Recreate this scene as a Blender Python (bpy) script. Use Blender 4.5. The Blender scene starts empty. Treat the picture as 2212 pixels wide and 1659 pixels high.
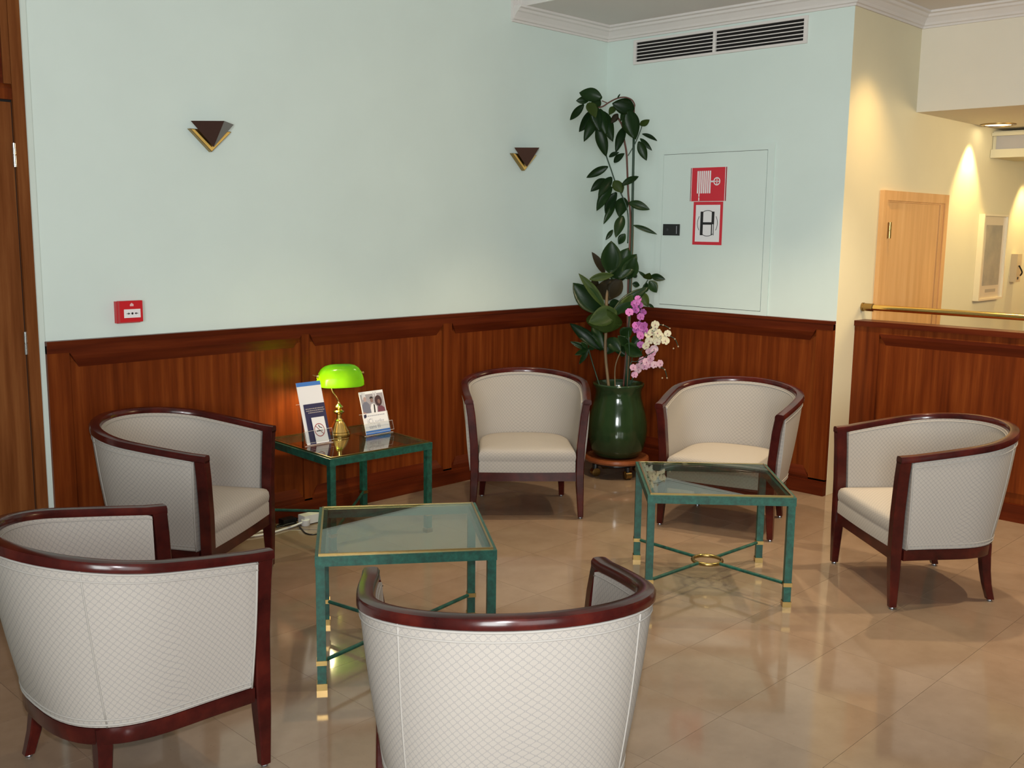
import bpy, bmesh, math, random
from mathutils import Vector, Matrix
from math import sin, cos, pi, radians as R
random.seed(7)
S = bpy.context.scene
COL = S.collection

# ------------------------------------------------------------------ camera
AZ, PIT, ROLL, FPX = .7716, .1524, .0123, 2203.74
CAM = Vector((-5.7012, -4.6624, 1.6))
fwd = Vector((cos(AZ)*cos(PIT), sin(AZ)*cos(PIT), -sin(PIT)))
rgt = Vector((sin(AZ), -cos(AZ), 0)); upv = rgt.cross(fwd)
r2 = cos(ROLL)*rgt + sin(ROLL)*upv; u2 = -sin(ROLL)*rgt + cos(ROLL)*upv
cd = bpy.data.cameras.new('camera'); cam = bpy.data.objects.new('camera', cd); COL.objects.link(cam)
cd.sensor_fit = 'HORIZONTAL'; cd.sensor_width = 36; cd.lens = FPX/2212*36; cd.clip_start = .05
M = Matrix((r2, u2, -fwd)).transposed().to_4x4(); M.translation = CAM; cam.matrix_world = M
S.camera = cam

# ------------------------------------------------------------------ world, lights, exposure
W = bpy.data.worlds.new('world'); S.world = W; W.use_nodes = True
W.node_tree.nodes['Background'].inputs[0].default_value = (.9, .95, 1, 1)
W.node_tree.nodes['Background'].inputs[1].default_value = .12
vs = S.view_settings
vs.view_transform = 'Standard'; vs.look = 'None'; vs.gamma = 1; vs.use_curve_mapping = False
vs.exposure = 0.0
try:
    S.cycles.use_denoising = True
    S.cycles.max_bounces = 10; S.cycles.diffuse_bounces = 4; S.cycles.glossy_bounces = 5
    S.cycles.transparent_max_bounces = 16; S.cycles.sample_clamp_indirect = 4
    S.cycles.caustics_reflective = False; S.cycles.caustics_refractive = False
except Exception: pass

def lamp(name, kind, loc, energy, color, target=None, **kw):
    d = bpy.data.lights.new(name, kind); d.energy = energy; d.color = color
    for k, v in kw.items(): setattr(d, k, v)
    o = bpy.data.objects.new(name, d); COL.objects.link(o); o.location = loc
    if target is not None:
        o.rotation_euler = (Vector(target)-Vector(loc)).to_track_quat('-Z', 'Y').to_euler()
    return o
WARM = (1, .79, .52)
# camera flash, just above the lens
lamp('camera_flash', 'SPOT', CAM + upv*.09 + fwd*.03, 200, (1, .97, 1), CAM+fwd*5, spot_size=R(112), spot_blend=.35, shadow_soft_size=.02)
# daylight from the glazed front behind the photographer
lamp('daylight_front', 'AREA', (-5.2, -7.7, 1.8), 122, (.93, 1, .985), (-.3, -.4, 1.6), shape='RECTANGLE', size=3.6, size_y=1.9)
lamp('side_fill', 'AREA', (-7.8, -5.6, 1.8), 96, (.93, 1, .985), (0, -.9, 1.75), shape='RECTANGLE', size=2.0, size_y=1.7, spread=R(95))  # added side fill, aimed and narrowed to brighten the short wall
# ceiling downlights
for x, y, e in ((-.45, -2.7, 60), (-1.25, -1.3, 45), (-2.4, -3.0, 30), (-.45, -4.0, 60), (-2.7, -1.3, 26)):
    lamp('downlight', 'SPOT', (x, y, 2.93), e*3.1, WARM, (x, y, 0), spot_size=R(88), spot_blend=.7, shadow_soft_size=.035)
# hall downlights that wash the hall wall
lamp('hall_downlight', 'SPOT', (.20, -2.16, 2.88), 66, (1, .66, .27), (.20, -2.0, 0), spot_size=R(84), spot_blend=1, shadow_soft_size=.03)
lamp('hall_downlight', 'SPOT', (1.85, -1.92, 2.35), 75, (1, .74, .30), (1.85, -1.88, 0), spot_size=R(76), spot_blend=.6, shadow_soft_size=.025)
lamp('hall_downlight', 'SPOT', (3.0, -1.95, 2.14), 45, (1, .74, .30), (3.0, -1.9, 0), spot_size=R(76), spot_blend=.6, shadow_soft_size=.025)
lamp('hall_fill', 'AREA', (1.75, -3.9, 2.33), 60, (1, .76, .42), (1.6, -1.8, .9), shape='RECTANGLE', size=1.3, size_y=.9)  # added soft fill to brighten the hall, no fitting there

# ------------------------------------------------------------------ materials
def nt(name):
    m = bpy.data.materials.new(name); m.use_nodes = True
    n = m.node_tree.nodes; b = n['Principled BSDF']
    return m, n, m.node_tree.links, b
def plain(name, c, rough=.5, metal=0, coat=0, spec=.5):
    m, n, l, b = nt(name)
    b.inputs['Base Color'].default_value = (*c, 1); b.inputs['Roughness'].default_value = rough
    b.inputs['Metallic'].default_value = metal; b.inputs['Coat Weight'].default_value = coat
    b.inputs['Coat Roughness'].default_value = .06
    b.inputs['Specular IOR Level'].default_value = spec
    return m
def ramp(n, l, fac, stops):
    r = n.new('ShaderNodeValToRGB'); e = r.color_ramp.elements
    e[0].position, e[0].color = stops[0][0], (*stops[0][1], 1)
    e[1].position, e[1].color = stops[-1][0], (*stops[-1][1], 1)
    for p, c in stops[1:-1]:
        q = e.new(p); q.color = (*c, 1)
    l.new(fac, r.inputs[0]); return r.outputs[0]
def mapped(n, l, scale, coord='Object'):
    t = n.new('ShaderNodeTexCoord'); mp = n.new('ShaderNodeMapping'); mp.inputs['Scale'].default_value = scale
    l.new(t.outputs[coord], mp.inputs[0]); return mp.outputs[0]
def noise(n, l, vec, scale=1, detail=4, rough=.55):
    x = n.new('ShaderNodeTexNoise'); x.inputs['Scale'].default_value = scale
    x.inputs['Detail'].default_value = detail; x.inputs['Roughness'].default_value = rough
    l.new(vec, x.inputs['Vector']); return x.outputs[0]
def wood(name, dark, mid, light, scale, rough=.3, coat=.0, spec=.5, lo=.3, hi=.7):
    m, n, l, b = nt(name)
    f = noise(n, l, mapped(n, l, scale), 1, 6, .6)
    l.new(ramp(n, l, f, [(lo, dark), ((lo+hi)/2, mid), (hi, light)]), b.inputs['Base Color'])
    b.inputs['Roughness'].default_value = rough; b.inputs['Coat Weight'].default_value = coat
    b.inputs['Coat Roughness'].default_value = .08; b.inputs['Specular IOR Level'].default_value = spec
    return m
def paint(name, c, bump=.05):
    m, n, l, b = nt(name)
    f = noise(n, l, mapped(n, l, (2.5, 2.5, 2.5)), 1, 3)
    l.new(ramp(n, l, f, [(.3, tuple(v*.96 for v in c)), (.7, c)]), b.inputs['Base Color'])
    b.inputs['Roughness'].default_value = .75
    g = noise(n, l, mapped(n, l, (220, 220, 220)), 1, 2)
    bp = n.new('ShaderNodeBump'); bp.inputs['Strength'].default_value = bump; bp.inputs['Distance'].default_value = .002
    l.new(g, bp.inputs['Height']); l.new(bp.outputs[0], b.inputs['Normal'])
    return m
mint = paint('mint_paint', (.66, .755, .705))
cream = paint('cream_paint', (.72, .66, .47))
white = paint('white_paint', (.70, .66, .63))
woodA = wood('wainscot_wood', (.080, .0145, .0032), (.134, .0262, .005), (.195, .0455, .0085), (26, 26, 1.2), .3, spec=.12)
woodH = wood('wainscot_rail_wood', (.055, .008, .0025), (.085, .013, .0034), (.12, .021, .005), (1.5, 1.5, 26), .32, spec=.15)
woodHY = woodH
doorwood = wood('left_door_wood', (.115, .033, .008), (.165, .053, .015), (.22, .080, .024), (30, 30, 1.5), .45, spec=.05)
hallwood = wood('hall_door_wood', (.60, .32, .115), (.68, .38, .15), (.74, .44, .19), (18, 18, 1.2), .4)
mahog = wood('mahogany', (.022, .0030, .0028), (.042, .0052, .0042), (.075, .0095, .0058), (9, 9, 9), .2, .12, spec=.28)
black = plain('black_plastic', (.006, .006, .007), .3)
gap = plain('dark_gap', (.006, .004, .003), .9)
brass = plain('brass', (.37, .245, .09), .28, 1)
glidem = plain('glide_steel', (.35, .35, .37), .4, 1)
goldp = plain('lit_gold', (.90, .58, .15), .45, .35)  # gold with its lit look put into a bright yellow base
lampbrass = plain('lamp_brass', (.85, .60, .20), .16, 1)
chrome = plain('chrome', (.75, .75, .78), .15, 1)
bronze = plain('bronze_shade', (.085, .045, .036), .25, .4)
offwhite = plain('white_plastic', (.75, .73, .70), .35)
redp = plain('red_plastic', (.55, .012, .02), .35)
redprint = plain('red_print', (.60, .022, .04), .45)
whiteprint = plain('white_print', (.80, .78, .78), .45)
blackprint = plain('black_print', (.012, .010, .012), .5)
blueprint = plain('blue_print', (.05, .18, .52), .4)
navyprint = plain('navy_print', (.022, .022, .075), .35)
greyprint = plain('grey_print', (.36, .36, .40), .5)
silver = plain('pale_frame', (.78, .70, .52), .3, .3)
pic_mat = plain('picture_mount', (.62, .52, .38), .3)
pic_art = plain('picture_print', (.34, .30, .24), .3)
urnglaze = None

def fabric():
    m, n, l, b = nt('trellis_fabric')
    uv = n.new('ShaderNodeUVMap'); sp = n.new('ShaderNodeSeparateXYZ'); l.new(uv.outputs[0], sp.inputs[0])
    def mt(op, a, c=None):
        q = n.new('ShaderNodeMath'); q.operation = op
        for i, v in enumerate((a, c)):
            if v is None: continue
            if isinstance(v, (int, float)): q.inputs[i].default_value = v
            else: l.new(v, q.inputs[i])
        return q.outputs[0]
    k = 1/.0148
    u, v = mt('MULTIPLY', sp.outputs[0], k), mt('MULTIPLY', sp.outputs[1], k)
    def cell(x):                      # distance from the middle of each diamond, 0 .. 0.5
        return mt('ABSOLUTE', mt('SUBTRACT', mt('FRACT', mt('MULTIPLY', x, .7071)), .5))
    P_ = 4.5
    d = mt('POWER', mt('ADD', mt('POWER', cell(mt('ADD', u, v)), P_), mt('POWER', cell(mt('SUBTRACT', u, v)), P_)), 1/P_)
    mx = mt('MULTIPLY', mt('GREATER_THAN', d, .448), mt('LESS_THAN', d, .535))
    mix = n.new('ShaderNodeMix'); mix.data_type = 'RGBA'
    l.new(mx, mix.inputs[0]); mix.inputs[6].default_value = (.375, .340, .303, 1); mix.inputs[7].default_value = (.285, .268, .252, 1)
    l.new(mix.outputs[2], b.inputs['Base Color'])
    b.inputs['Roughness'].default_value = .85; b.inputs['Specular IOR Level'].default_value = .2
    g = noise(n, l, mapped(n, l, (700, 700, 700)), 1, 2)
    ad = mt('SUBTRACT', mt('MULTIPLY', g, .5), mt('MULTIPLY', mx, .6))
    bp = n.new('ShaderNodeBump'); bp.inputs['Strength'].default_value = .25; bp.inputs['Distance'].default_value = .001
    l.new(ad, bp.inputs['Height']); l.new(bp.outputs[0], b.inputs['Normal'])
    return m
fab = fabric()
fabpipe = plain('fabric_piping', (.355, .33, .30), .8, spec=.2)

def marble():
    m, n, l, b = nt('marble_tile')
    oi = n.new('ShaderNodeObjectInfo')
    tc = n.new('ShaderNodeTexCoord'); ad = n.new('ShaderNodeVectorMath'); ad.operation = 'ADD'
    sc = n.new('ShaderNodeVectorMath'); sc.operation = 'SCALE'; sc.inputs[3].default_value = 40
    cb = n.new('ShaderNodeCombineXYZ'); l.new(oi.outputs['Random'], cb.inputs[0]); l.new(oi.outputs['Random'], cb.inputs[1])
    l.new(cb.outputs[0], sc.inputs[0]); l.new(tc.outputs['Object'], ad.inputs[0]); l.new(sc.outputs[0], ad.inputs[1])
    f = noise(n, l, ad.outputs[0], 5, 6, .6)
    base = ramp(n, l, f, [(.25, (.210, .146, .098)), (.5, (.248, .175, .120)), (.78, (.282, .204, .143))])
    hv = n.new('ShaderNodeHueSaturation'); l.new(base, hv.inputs['Color'])
    mr = n.new('ShaderNodeMapRange'); mr.inputs[3].default_value = .95; mr.inputs[4].default_value = 1.03
    l.new(oi.outputs['Random'], mr.inputs[0]); l.new(mr.outputs[0], hv.inputs['Value'])
    vn = n.new('ShaderNodeTexVoronoi'); vn.inputs['Scale'].default_value = 26; l.new(ad.outputs[0], vn.inputs['Vector'])
    sp = n.new('ShaderNodeMath'); sp.operation = 'LESS_THAN'; sp.inputs[1].default_value = .045; l.new(vn.outputs['Distance'], sp.inputs[0])
    mx = n.new('ShaderNodeMix'); mx.data_type = 'RGBA'; l.new(sp.outputs[0], mx.inputs[0]); l.new(hv.outputs[0], mx.inputs[6])
    mx.inputs[7].default_value = (.17, .12, .085, 1)
    l.new(mx.outputs[2], b.inputs['Base Color'])
    b.inputs['Roughness'].default_value = .085; b.inputs['Specular IOR Level'].default_value = .6
    return m
tilemat = marble()
grout = plain('grout', (.19, .14, .10), .5)

def patina():
    m, n, l, b = nt('green_patina')
    f = noise(n, l, mapped(n, l, (38, 38, 38)), 1, 5, .65)
    l.new(ramp(n, l, f, [(.32, (.003, .030, .021)), (.52, (.005, .064, .044)), (.72, (.012, .098, .068))]), b.inputs['Base Color'])
    b.inputs['Roughness'].default_value = .4
    return m
patina = patina()

def glassy(name, tint, ior=1.5, rough=0.0, gain=1.0):
    m, n, l, b = nt(name); n.remove(b)
    t = n.new('ShaderNodeBsdfTransparent'); t.inputs[0].default_value = (*tint, 1)
    g = n.new('ShaderNodeBsdfGlossy'); g.inputs['Roughness'].default_value = rough
    lw = n.new('ShaderNodeLayerWeight'); lw.inputs[0].default_value = .5
    pw = n.new('ShaderNodeMath'); pw.operation = 'POWER'; pw.inputs[1].default_value = 5; l.new(lw.outputs['Facing'], pw.inputs[0])
    f0 = ((ior-1)/(ior+1))**2
    f = n.new('ShaderNodeMath'); f.operation = 'MULTIPLY_ADD'; f.inputs[1].default_value = 1-f0; f.inputs[2].default_value = f0; l.new(pw.outputs[0], f.inputs[0])
    mx = n.new('ShaderNodeMixShader'); l.new(f.outputs[0], mx.inputs[0]); l.new(t.outputs[0], mx.inputs[1]); l.new(g.outputs[0], mx.inputs[2])
    l.new(mx.outputs[0], n['Material Output'].inputs[0]); return m
tableglass = glassy('table_glass', (.82, .92, .89), 1.75)
acrylic = glassy('clear_acrylic', (.93, .94, .94), 1.3)
picglass = pic_art

def glaze():
    m, n, l, b = nt('green_glaze')
    f = noise(n, l, mapped(n, l, (9, 9, 4)), 1, 4)
    l.new(ramp(n, l, f, [(.3, (.013, .030, .011)), (.7, (.026, .054, .019))]), b.inputs['Base Color'])
    b.inputs['Roughness'].default_value = .12; b.inputs['Coat Weight'].default_value = .15
    return m
urnglaze = glaze()
def leafmat(name, dark, light, rough=.35):
    m, n, l, b = nt(name)
    oi = n.new('ShaderNodeObjectInfo')
    l.new(ramp(n, l, oi.outputs['Random'], [(0, dark), (1, light)]), b.inputs['Base Color'])
    b.inputs['Roughness'].default_value = rough; b.inputs['Specular IOR Level'].default_value = .3
    return m
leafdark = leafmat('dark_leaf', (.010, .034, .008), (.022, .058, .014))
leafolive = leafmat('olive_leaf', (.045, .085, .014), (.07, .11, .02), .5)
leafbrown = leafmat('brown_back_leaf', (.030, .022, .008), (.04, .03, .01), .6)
stemred = plain('red_brown_stem', (.10, .032, .018), .6)
stemtan = plain('tan_stem', (.17, .11, .05), .6)
stemgreen = plain('green_stake', (.012, .04, .018), .5)
petpink = leafmat('pink_petal', (.44, .10, .36), (.56, .18, .47), .6)
petpale = leafmat('pale_petal', (.62, .56, .36), (.68, .64, .50), .6)
petmid = leafmat('blush_petal', (.58, .26, .42), (.66, .46, .50), .6)
lipmat = plain('orchid_lip', (.28, .02, .12), .6)
budmat = plain('orchid_bud', (.38, .27, .17), .6)
soil = plain('potting_soil', (.02, .012, .006), .9)

def shadeglass():
    m, n, l, b = nt('green_lamp_glass')
    b.inputs['Base Color'].default_value = (.012, .22, .02, 1); b.inputs['Roughness'].default_value = .15
    t = n.new('ShaderNodeBsdfTranslucent'); t.inputs[0].default_value = (.34, .52, .0, 1)
    mx = n.new('ShaderNodeMixShader'); mx.inputs[0].default_value = .6
    l.new(b.outputs[0], mx.inputs[1]); l.new(t.outputs[0], mx.inputs[2]); l.new(mx.outputs[0], n['Material Output'].inputs[0])
    return m
shadeglass = shadeglass()
def emit(name, c, s):
    m, n, l, b = nt(name)
    b.inputs['Base Color'].default_value = (*c, 1); b.inputs['Emission Color'].default_value = (*c, 1); b.inputs['Emission Strength'].default_value = s
    return m
bulbm = emit('bulb_glow', (1, .8, .45), 25)
downm = emit('downlight_glow', (1, .86, .55), 5)

# ------------------------------------------------------------------ mesh helpers
def uvset(bm, f):
    uv = bm.loops.layers.uv.verify()
    for fc in bm.faces:
        for lp in fc.loops: lp[uv].uv = f(lp.vert.co, fc.normal)
def obj(name, bm, mat, parent=None, smooth=False, bevel=0, loc=None):
    me = bpy.data.meshes.new(name)
    if bevel: bmesh.ops.bevel(bm, geom=[e for e in bm.edges if e.calc_face_angle(0) > .5], offset=bevel, segments=2, profile=.6, affect='EDGES', clamp_overlap=True)
    bmesh.ops.recalc_face_normals(bm, faces=bm.faces)
    bm.to_mesh(me); bm.free()
    for m in (mat if isinstance(mat, (list, tuple)) else [mat]): me.materials.append(m)
    if smooth:
        me.polygons.foreach_set('use_smooth', [True]*len(me.polygons))
        if smooth != 'all':
            try: me.set_sharp_from_angle(angle=R(smooth if smooth > 1 else 40))
            except Exception: pass
    o = bpy.data.objects.new(name, me); COL.objects.link(o)
    if parent: o.parent = parent
    if loc: o.location = loc
    return o
def box(bm, a, b, mi=0):
    x0, y0, z0 = a; x1, y1, z1 = b
    v = [bm.verts.new(p) for p in ((x0,y0,z0),(x1,y0,z0),(x1,y1,z0),(x0,y1,z0),(x0,y0,z1),(x1,y0,z1),(x1,y1,z1),(x0,y1,z1))]
    for q in ((0,3,2,1),(4,5,6,7),(0,1,5,4),(1,2,6,5),(2,3,7,6),(3,0,4,7)):
        f = bm.faces.new([v[i] for i in q]); f.material_index = mi
def bx(a, b):
    bm = bmesh.new(); box(bm, a, b); return bm
def loft(bm, rings, closed=True, cap=True, mi=0):
    V = [[bm.verts.new(p) for p in r] for r in rings]; n = len(rings[0])
    for i in range(len(V)-1):
        for j in range(n if closed else n-1):
            k = (j+1) % n
            f = bm.faces.new((V[i][j], V[i][k], V[i+1][k], V[i+1][j])); f.material_index = mi
    if cap and closed:
        for r in (V[0], V[-1]):
            try: f = bm.faces.new(r); f.material_index = mi
            except Exception: pass
    return V
def frames(pts, closed=False):
    out = []; n = len(pts); up = None
    for i, p in enumerate(pts):
        a = pts[i-1] if (i or closed) else pts[i]; b = pts[(i+1) % n] if (i < n-1 or closed) else pts[i]
        t = (b-a).normalized()
        if up is None: up = Vector((0,0,1)) if abs(t.z) < .9 else Vector((0,1,0))
        s = t.cross(up)
        if s.length < 1e-5: s = t.cross(Vector((1, .3, 0)))
        s.normalize(); up = s.cross(t).normalized(); out.append((p, s, up))
    return out
def tube(bm, pts, r, seg=8, closed=False, cap=True):
    pts = [Vector(p) for p in pts]; rr = r if isinstance(r, (list, tuple)) else [r]*len(pts)
    rings = [[p + s*(cos(2*pi*k/seg)*q) + u*(sin(2*pi*k/seg)*q) for k in range(seg)] for (p, s, u), q in zip(frames(pts, closed), rr)]
    if closed: rings.append(rings[0])
    V = loft(bm, rings, True, cap and not closed)
    if closed: bmesh.ops.remove_doubles(bm, verts=V[0]+V[-1], dist=1e-6)
def lathe(bm, prof, seg=32, c=(0,0,0), cap=True):
    loft(bm, [[(c[0]+r*cos(2*pi*k/seg), c[1]+r*sin(2*pi*k/seg), c[2]+z) for k in range(seg)] for r, z in prof], True, cap)
def smoothpts(P, n=6):
    P = [Vector(p) for p in P]; out = []
    for i in range(len(P)-1):
        a, b, c, d = P[max(i-1,0)], P[i], P[i+1], P[min(i+2, len(P)-1)]
        for k in range(n):
            t = k/n
            out.append(.5*((2*b)+(c-a)*t+(2*a-5*b+4*c-d)*t*t+(3*b-a-3*c+d)*t**3))
    out.append(P[-1]); return out
def tag(o, label=None, cat=None, group=None, kind=None):
    if label: o['label'] = label
    if cat: o['category'] = cat
    if group: o['group'] = group
    if kind: o['kind'] = kind
    return o
def thing(name, label, cat, loc=(0,0,0), rz=0, group=None):
    o = bpy.data.objects.new(name, None); COL.objects.link(o); o.empty_display_size = .05
    o.location = loc; o.rotation_euler = (0,0,rz); return tag(o, label, cat, group)
def struct(name, bm, mat, label, cat, **kw):
    return tag(obj(name, bm, mat, **kw), label, cat, kind='structure')
def copy_tree(o, parent=None):
    c = o.copy(); COL.objects.link(c)
    if parent: c.parent = parent
    for ch in list(o.children): copy_tree(ch, c)
    return c
def dup(root, label, loc, rz):
    c = copy_tree(root); c.location = loc; c.rotation_euler = (0,0,rz); c['label'] = label; return c
def flat(bm, pts, mi=0):
    f = bm.faces.new([bm.verts.new(p) for p in pts]); f.material_index = mi

# ================================================================== SETTING
YB = -1.808; CZ = 2.965
# floor slab with single marble tiles
fl = struct('floor', bx((-8, -8, -.1), (.37, .0, -.008)), grout, 'beige polished marble tile floor of the lounge', 'floor')
bmt = bmesh.new(); TS = .4
box(bmt, (-TS/2+.0006, -TS/2+.0006, -.008), (TS/2-.0006, TS/2-.0006, 0))
bmt.normal_update(); bmesh.ops.delete(bmt, geom=[f for f in bmt.faces if f.calc_center_median().z < -.0079], context='FACES_ONLY')
first = obj('tile', bmt, tilemat, fl); tme = first.data; used = False
for i in range(-17, 5):
    for j in range(-14, 3):
        x0, y0 = -1.325+TS*i, -.545+TS*j
        x1, y1 = min(x0+TS, .365), min(y0+TS, -.002)
        if x1-x0 < .02 or y1-y0 < .02 or x1 < -6.7 or y0 < -5.4 or (x0 > -.001 and y0 > YB): continue
        cx, cy = (x0+x1)/2, (y0+y1)/2; d = Vector((cx, cy, 0))-CAM
        if d.dot(fwd) < .9 or abs(d.dot(rgt)) > .62*d.dot(fwd)+1.1: continue      # only what can come into view
        t = first if not used else first.copy()
        if used: COL.objects.link(t)
        used = True; t.location = (cx, cy, 0); t.scale = ((x1-x0)/TS, (y1-y0)/TS, 1)
# walls
struct('wall_left', bx((-8, 0, -.3), (.3, .25, 3.4)), mint, 'long mint green wall with two wall sconces above the wainscot', 'wall')
struct('wall_right', bx((0, YB+.0, -.3), (.12, -.0, 3.0)), mint, 'short mint green wall with the air vent and hose cabinet', 'wall')
struct('wall_hall', bx((.002, YB-.0008, -.3), (3.3, YB+.1, 3.0)), cream, 'cream hall wall beside the stairs, washed by warm downlights', 'wall')
struct('wall_far', bx((3.3, -8, -.3), (3.5, YB, 3.0)), cream, 'far end wall of the hall at the right edge', 'wall')
struct('wall_rear', bx((-8.2, -8.2, -.3), (3.5, -8, 3.4)), mint, 'wall behind the photographer', 'wall')
struct('wall_side', bx((-8.2, -8, -.3), (-8, .25, 3.4)), mint, 'side wall out of view on the left', 'wall')
struct('floor.001', bx((.37, -8, -.35), (3.3, YB, -.22)), grout, 'lower hall floor behind the half wall', 'floor')
XS = -.905
bm = bmesh.new(); box(bm, (XS, -8, CZ), (.92, 0, CZ+.05)); box(bm, (XS, -8, CZ+.05), (XS+.03, 0, 3.33)); box(bm, (-8, -8, 3.33), (XS+.03, 0, 3.4))
struct('ceiling', bm, white, 'white dropped ceiling above the corner by the vent', 'ceiling')
# hall bulkhead and lower ceiling
bm = bmesh.new(); box(bm, (.92, -8, 2.36), (1.0, YB, CZ)); box(bm, (1.0, -8, 2.36), (3.3, YB, 2.42))
struct('ceiling.001', bm, paint('bulkhead_paint', (.76, .70, .58)), 'lower hall ceiling with its cream bulkhead face', 'ceiling')

# crown mouldings: profile swept along straight runs
def crown(bm, a, b, inn, z0=2.872, z1=CZ, d=.085, ma=0, mb=0):
    """a,b ends at the wall line; inn = direction into the room"""
    a, b, inn = Vector(a), Vector(b), Vector(inn); t = (b-a).normalized(); h = z1-z0
    prof = [(0,0),(.012,0),(.014,.012),(.024,.016),(.03,.03),(.05,.055),(.062,.062),(.068,.075),(d,.080),(d,h),(0,h)]
    prof = [(x, min(z*h/.093, h)) for x, z in prof]
    loft(bm, [[a+t*(ma*x)+inn*x+Vector((0,0,z0+z)) for x, z in prof], [b-t*(mb*x)+inn*x+Vector((0,0,z0+z)) for x, z in prof]])
bm = bmesh.new(); crown(bm, (XS-.05, 0, 0), (0, 0, 0), (0,-1,0), mb=1); struct('trim_1', bm, white, 'white crown moulding along the top of the long wall', 'moulding')
bm = bmesh.new(); crown(bm, (0, 0, 0), (0, YB, 0), (-1,0,0), ma=1, mb=-1); struct('trim_2', bm, white, 'white crown moulding above the air vent', 'moulding')
bm = bmesh.new(); crown(bm, (0, YB, 0), (.92, YB, 0), (0,-1,0), ma=-1, mb=1); struct('trim_3', bm, white, 'crown moulding running into the hall', 'moulding')
bm = bmesh.new(); crown(bm, (.92, YB, 0), (.92, -6, 0), (-1,0,0), ma=1); struct('trim_4', bm, white, 'crown moulding along the hall bulkhead', 'moulding')
# end of the dropped ceiling: upright moulding on the wall and the fascia lip
bm = bmesh.new()
for x, w, d in ((XS-.055, .018, .02), (XS-.037, .012, .03), (XS-.025, .030, .04)): box(bm, (x, -d, 2.885+(x-XS+.055)), (x+w, 0, 3.33))
struct('trim_5', bm, white, 'upright white moulding where the dropped ceiling ends on the long wall', 'moulding')

# ------------------------------------------------------------------ wainscot on the long wall
WT = 1.070
def wains(name, label, org, ux, nrm, length, stiles, panels, ends=(0, 0)):
    """org = wall foot at start, ux = along, nrm = into room; coordinates (s, z, d)"""
    ux, nrm = Vector(ux), Vector(nrm); P = lambda s, z, d: Vector(org)+ux*s+nrm*d+Vector((0,0,z))
    def pbox(s0, s1, z0, z1, d0, d1):
        bm = bmesh.new(); v = [bm.verts.new(P(s, z, d)) for d in (d0, d1) for z in (z0, z1) for s in (s0, s1)]
        for q in ((0,1,3,2),(4,6,7,5),(0,4,5,1),(2,3,7,6),(0,2,6,4),(1,5,7,3)): bm.faces.new([v[i] for i in q])
        return bm
    root = struct(name, pbox(0, length, .0, WT-.02, 0, .008), woodA, label, 'wainscot')
    for s0, s1 in panels: obj('panel', pbox(s0, s1, .1, WT-.1, .008, .013), woodA, root)
    for s0, s1 in stiles: obj('stile', pbox(s0, s1, .09, WT-.02, .008, .028), woodA, root, bevel=.002)
    obj('top_rail', pbox(0, length, WT-.055, WT-.018, .008, .030), woodH, root, bevel=.002)
    obj('cap', pbox(0-ends[0]*.0, length, WT-.018, WT, 0, .036), woodH, root, bevel=.003)
    for s0, s1 in panels:                       # bevelled moulding with mitred ends under the rail and above the base
        for zt, zb, m in ((WT-.055, WT-.125, .045), (.10, .165, .045)):
            bm = bmesh.new()
            ring = lambda s, k: [P(s, zt, .008), P(s, zt, .030), P(s+k*.012, zt+(zb-zt)*.25, .030), P(s+k*m, zb, .014), P(s+k*m, zb, .008)]
            loft(bm, [ring(s0, 1), ring(s1, -1)]); obj('bevelled_moulding', bm, woodH, root)
    obj('bottom_rail', pbox(0, length, .085, .10, .008, .028), woodH, root)
    obj('skirting', pbox(0, length, .0, .085, .008, .040), woodH, root, bevel=.004)
    return root
L0 = -3.914
wains('trim_6', 'dark reddish wood wainscot panelling along the long wall', (L0, 0, 0), (1,0,0), (0,-1,0), -L0-.04,
      [(0, .10), (1.345, 1.395), (2.37, 2.44), (3.77, 3.87)], [(.10, 1.345), (1.395, 2.37), (2.44, 3.77)])
wains('trim_7', 'dark reddish wood wainscot under the hose cabinet', (0, 0, 0), (0,-1,0), (-1,0,0), -YB,
      [(0, .10), (-YB-.11, -YB)], [(.10, -YB-.11)])
bm = bx((-3.943, -.010, 0), (-3.912, 0, 3.33)); struct('trim_8', bm, paint('strip_paint', (.62, .70, .64)), 'narrow pale strip between the left door frame and the wainscot', 'moulding')

# ------------------------------------------------------------------ left door
DX = -3.992
d1 = struct('door_1', bx((DX-.92, -.006, .01), (DX-.004, .0, 2.10)), doorwood, 'brown wooden door at the left edge with silver hinges', 'door')
bm = bmesh.new(); box(bm, (DX, -.022, 0), (-3.943, 0, 3.33)); obj('door_frame', bm, doorwood, d1, bevel=.003)
bm = bmesh.new(); loft(bm, [[(DX-1.0, 0, 2.11), (DX-1.0, -.020, 2.11), (DX-1.0, -.020, 2.155), (DX-1.0, -.005, 2.175), (DX-1.0, 0, 2.175)], [(DX, 0, 2.11), (DX, -.020, 2.11), (DX, -.020, 2.155), (DX, -.005, 2.175), (DX, 0, 2.175)]])
obj('door_header', bm, woodA, d1)
obj('transom_panel', bx((DX-1.0, -.005, 2.175), (DX-.03, 0, 3.33)), woodH, d1)
obj('transom_stile', bx((DX-.03, -.014, 2.175), (DX, 0, 3.33)), doorwood, d1)
obj('gap_shadow', bx((DX-.004, -.003, 0), (DX, 0, 2.11)), gap, d1); obj('gap_shadow', bx((DX-1.0, -.003, 2.10), (DX-.004, 0, 2.11)), gap, d1)
for z in (1.88, 1.07, .24):
    bm = bmesh.new(); lathe(bm, [(.009, 0), (.009, .048), (.0075, .049), (.0075, .051), (.009, .052), (.009, .10)], 12, (DX-.004, -.014, z-.05))
    obj('hinge', bm, chrome, d1, smooth=40)

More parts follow.
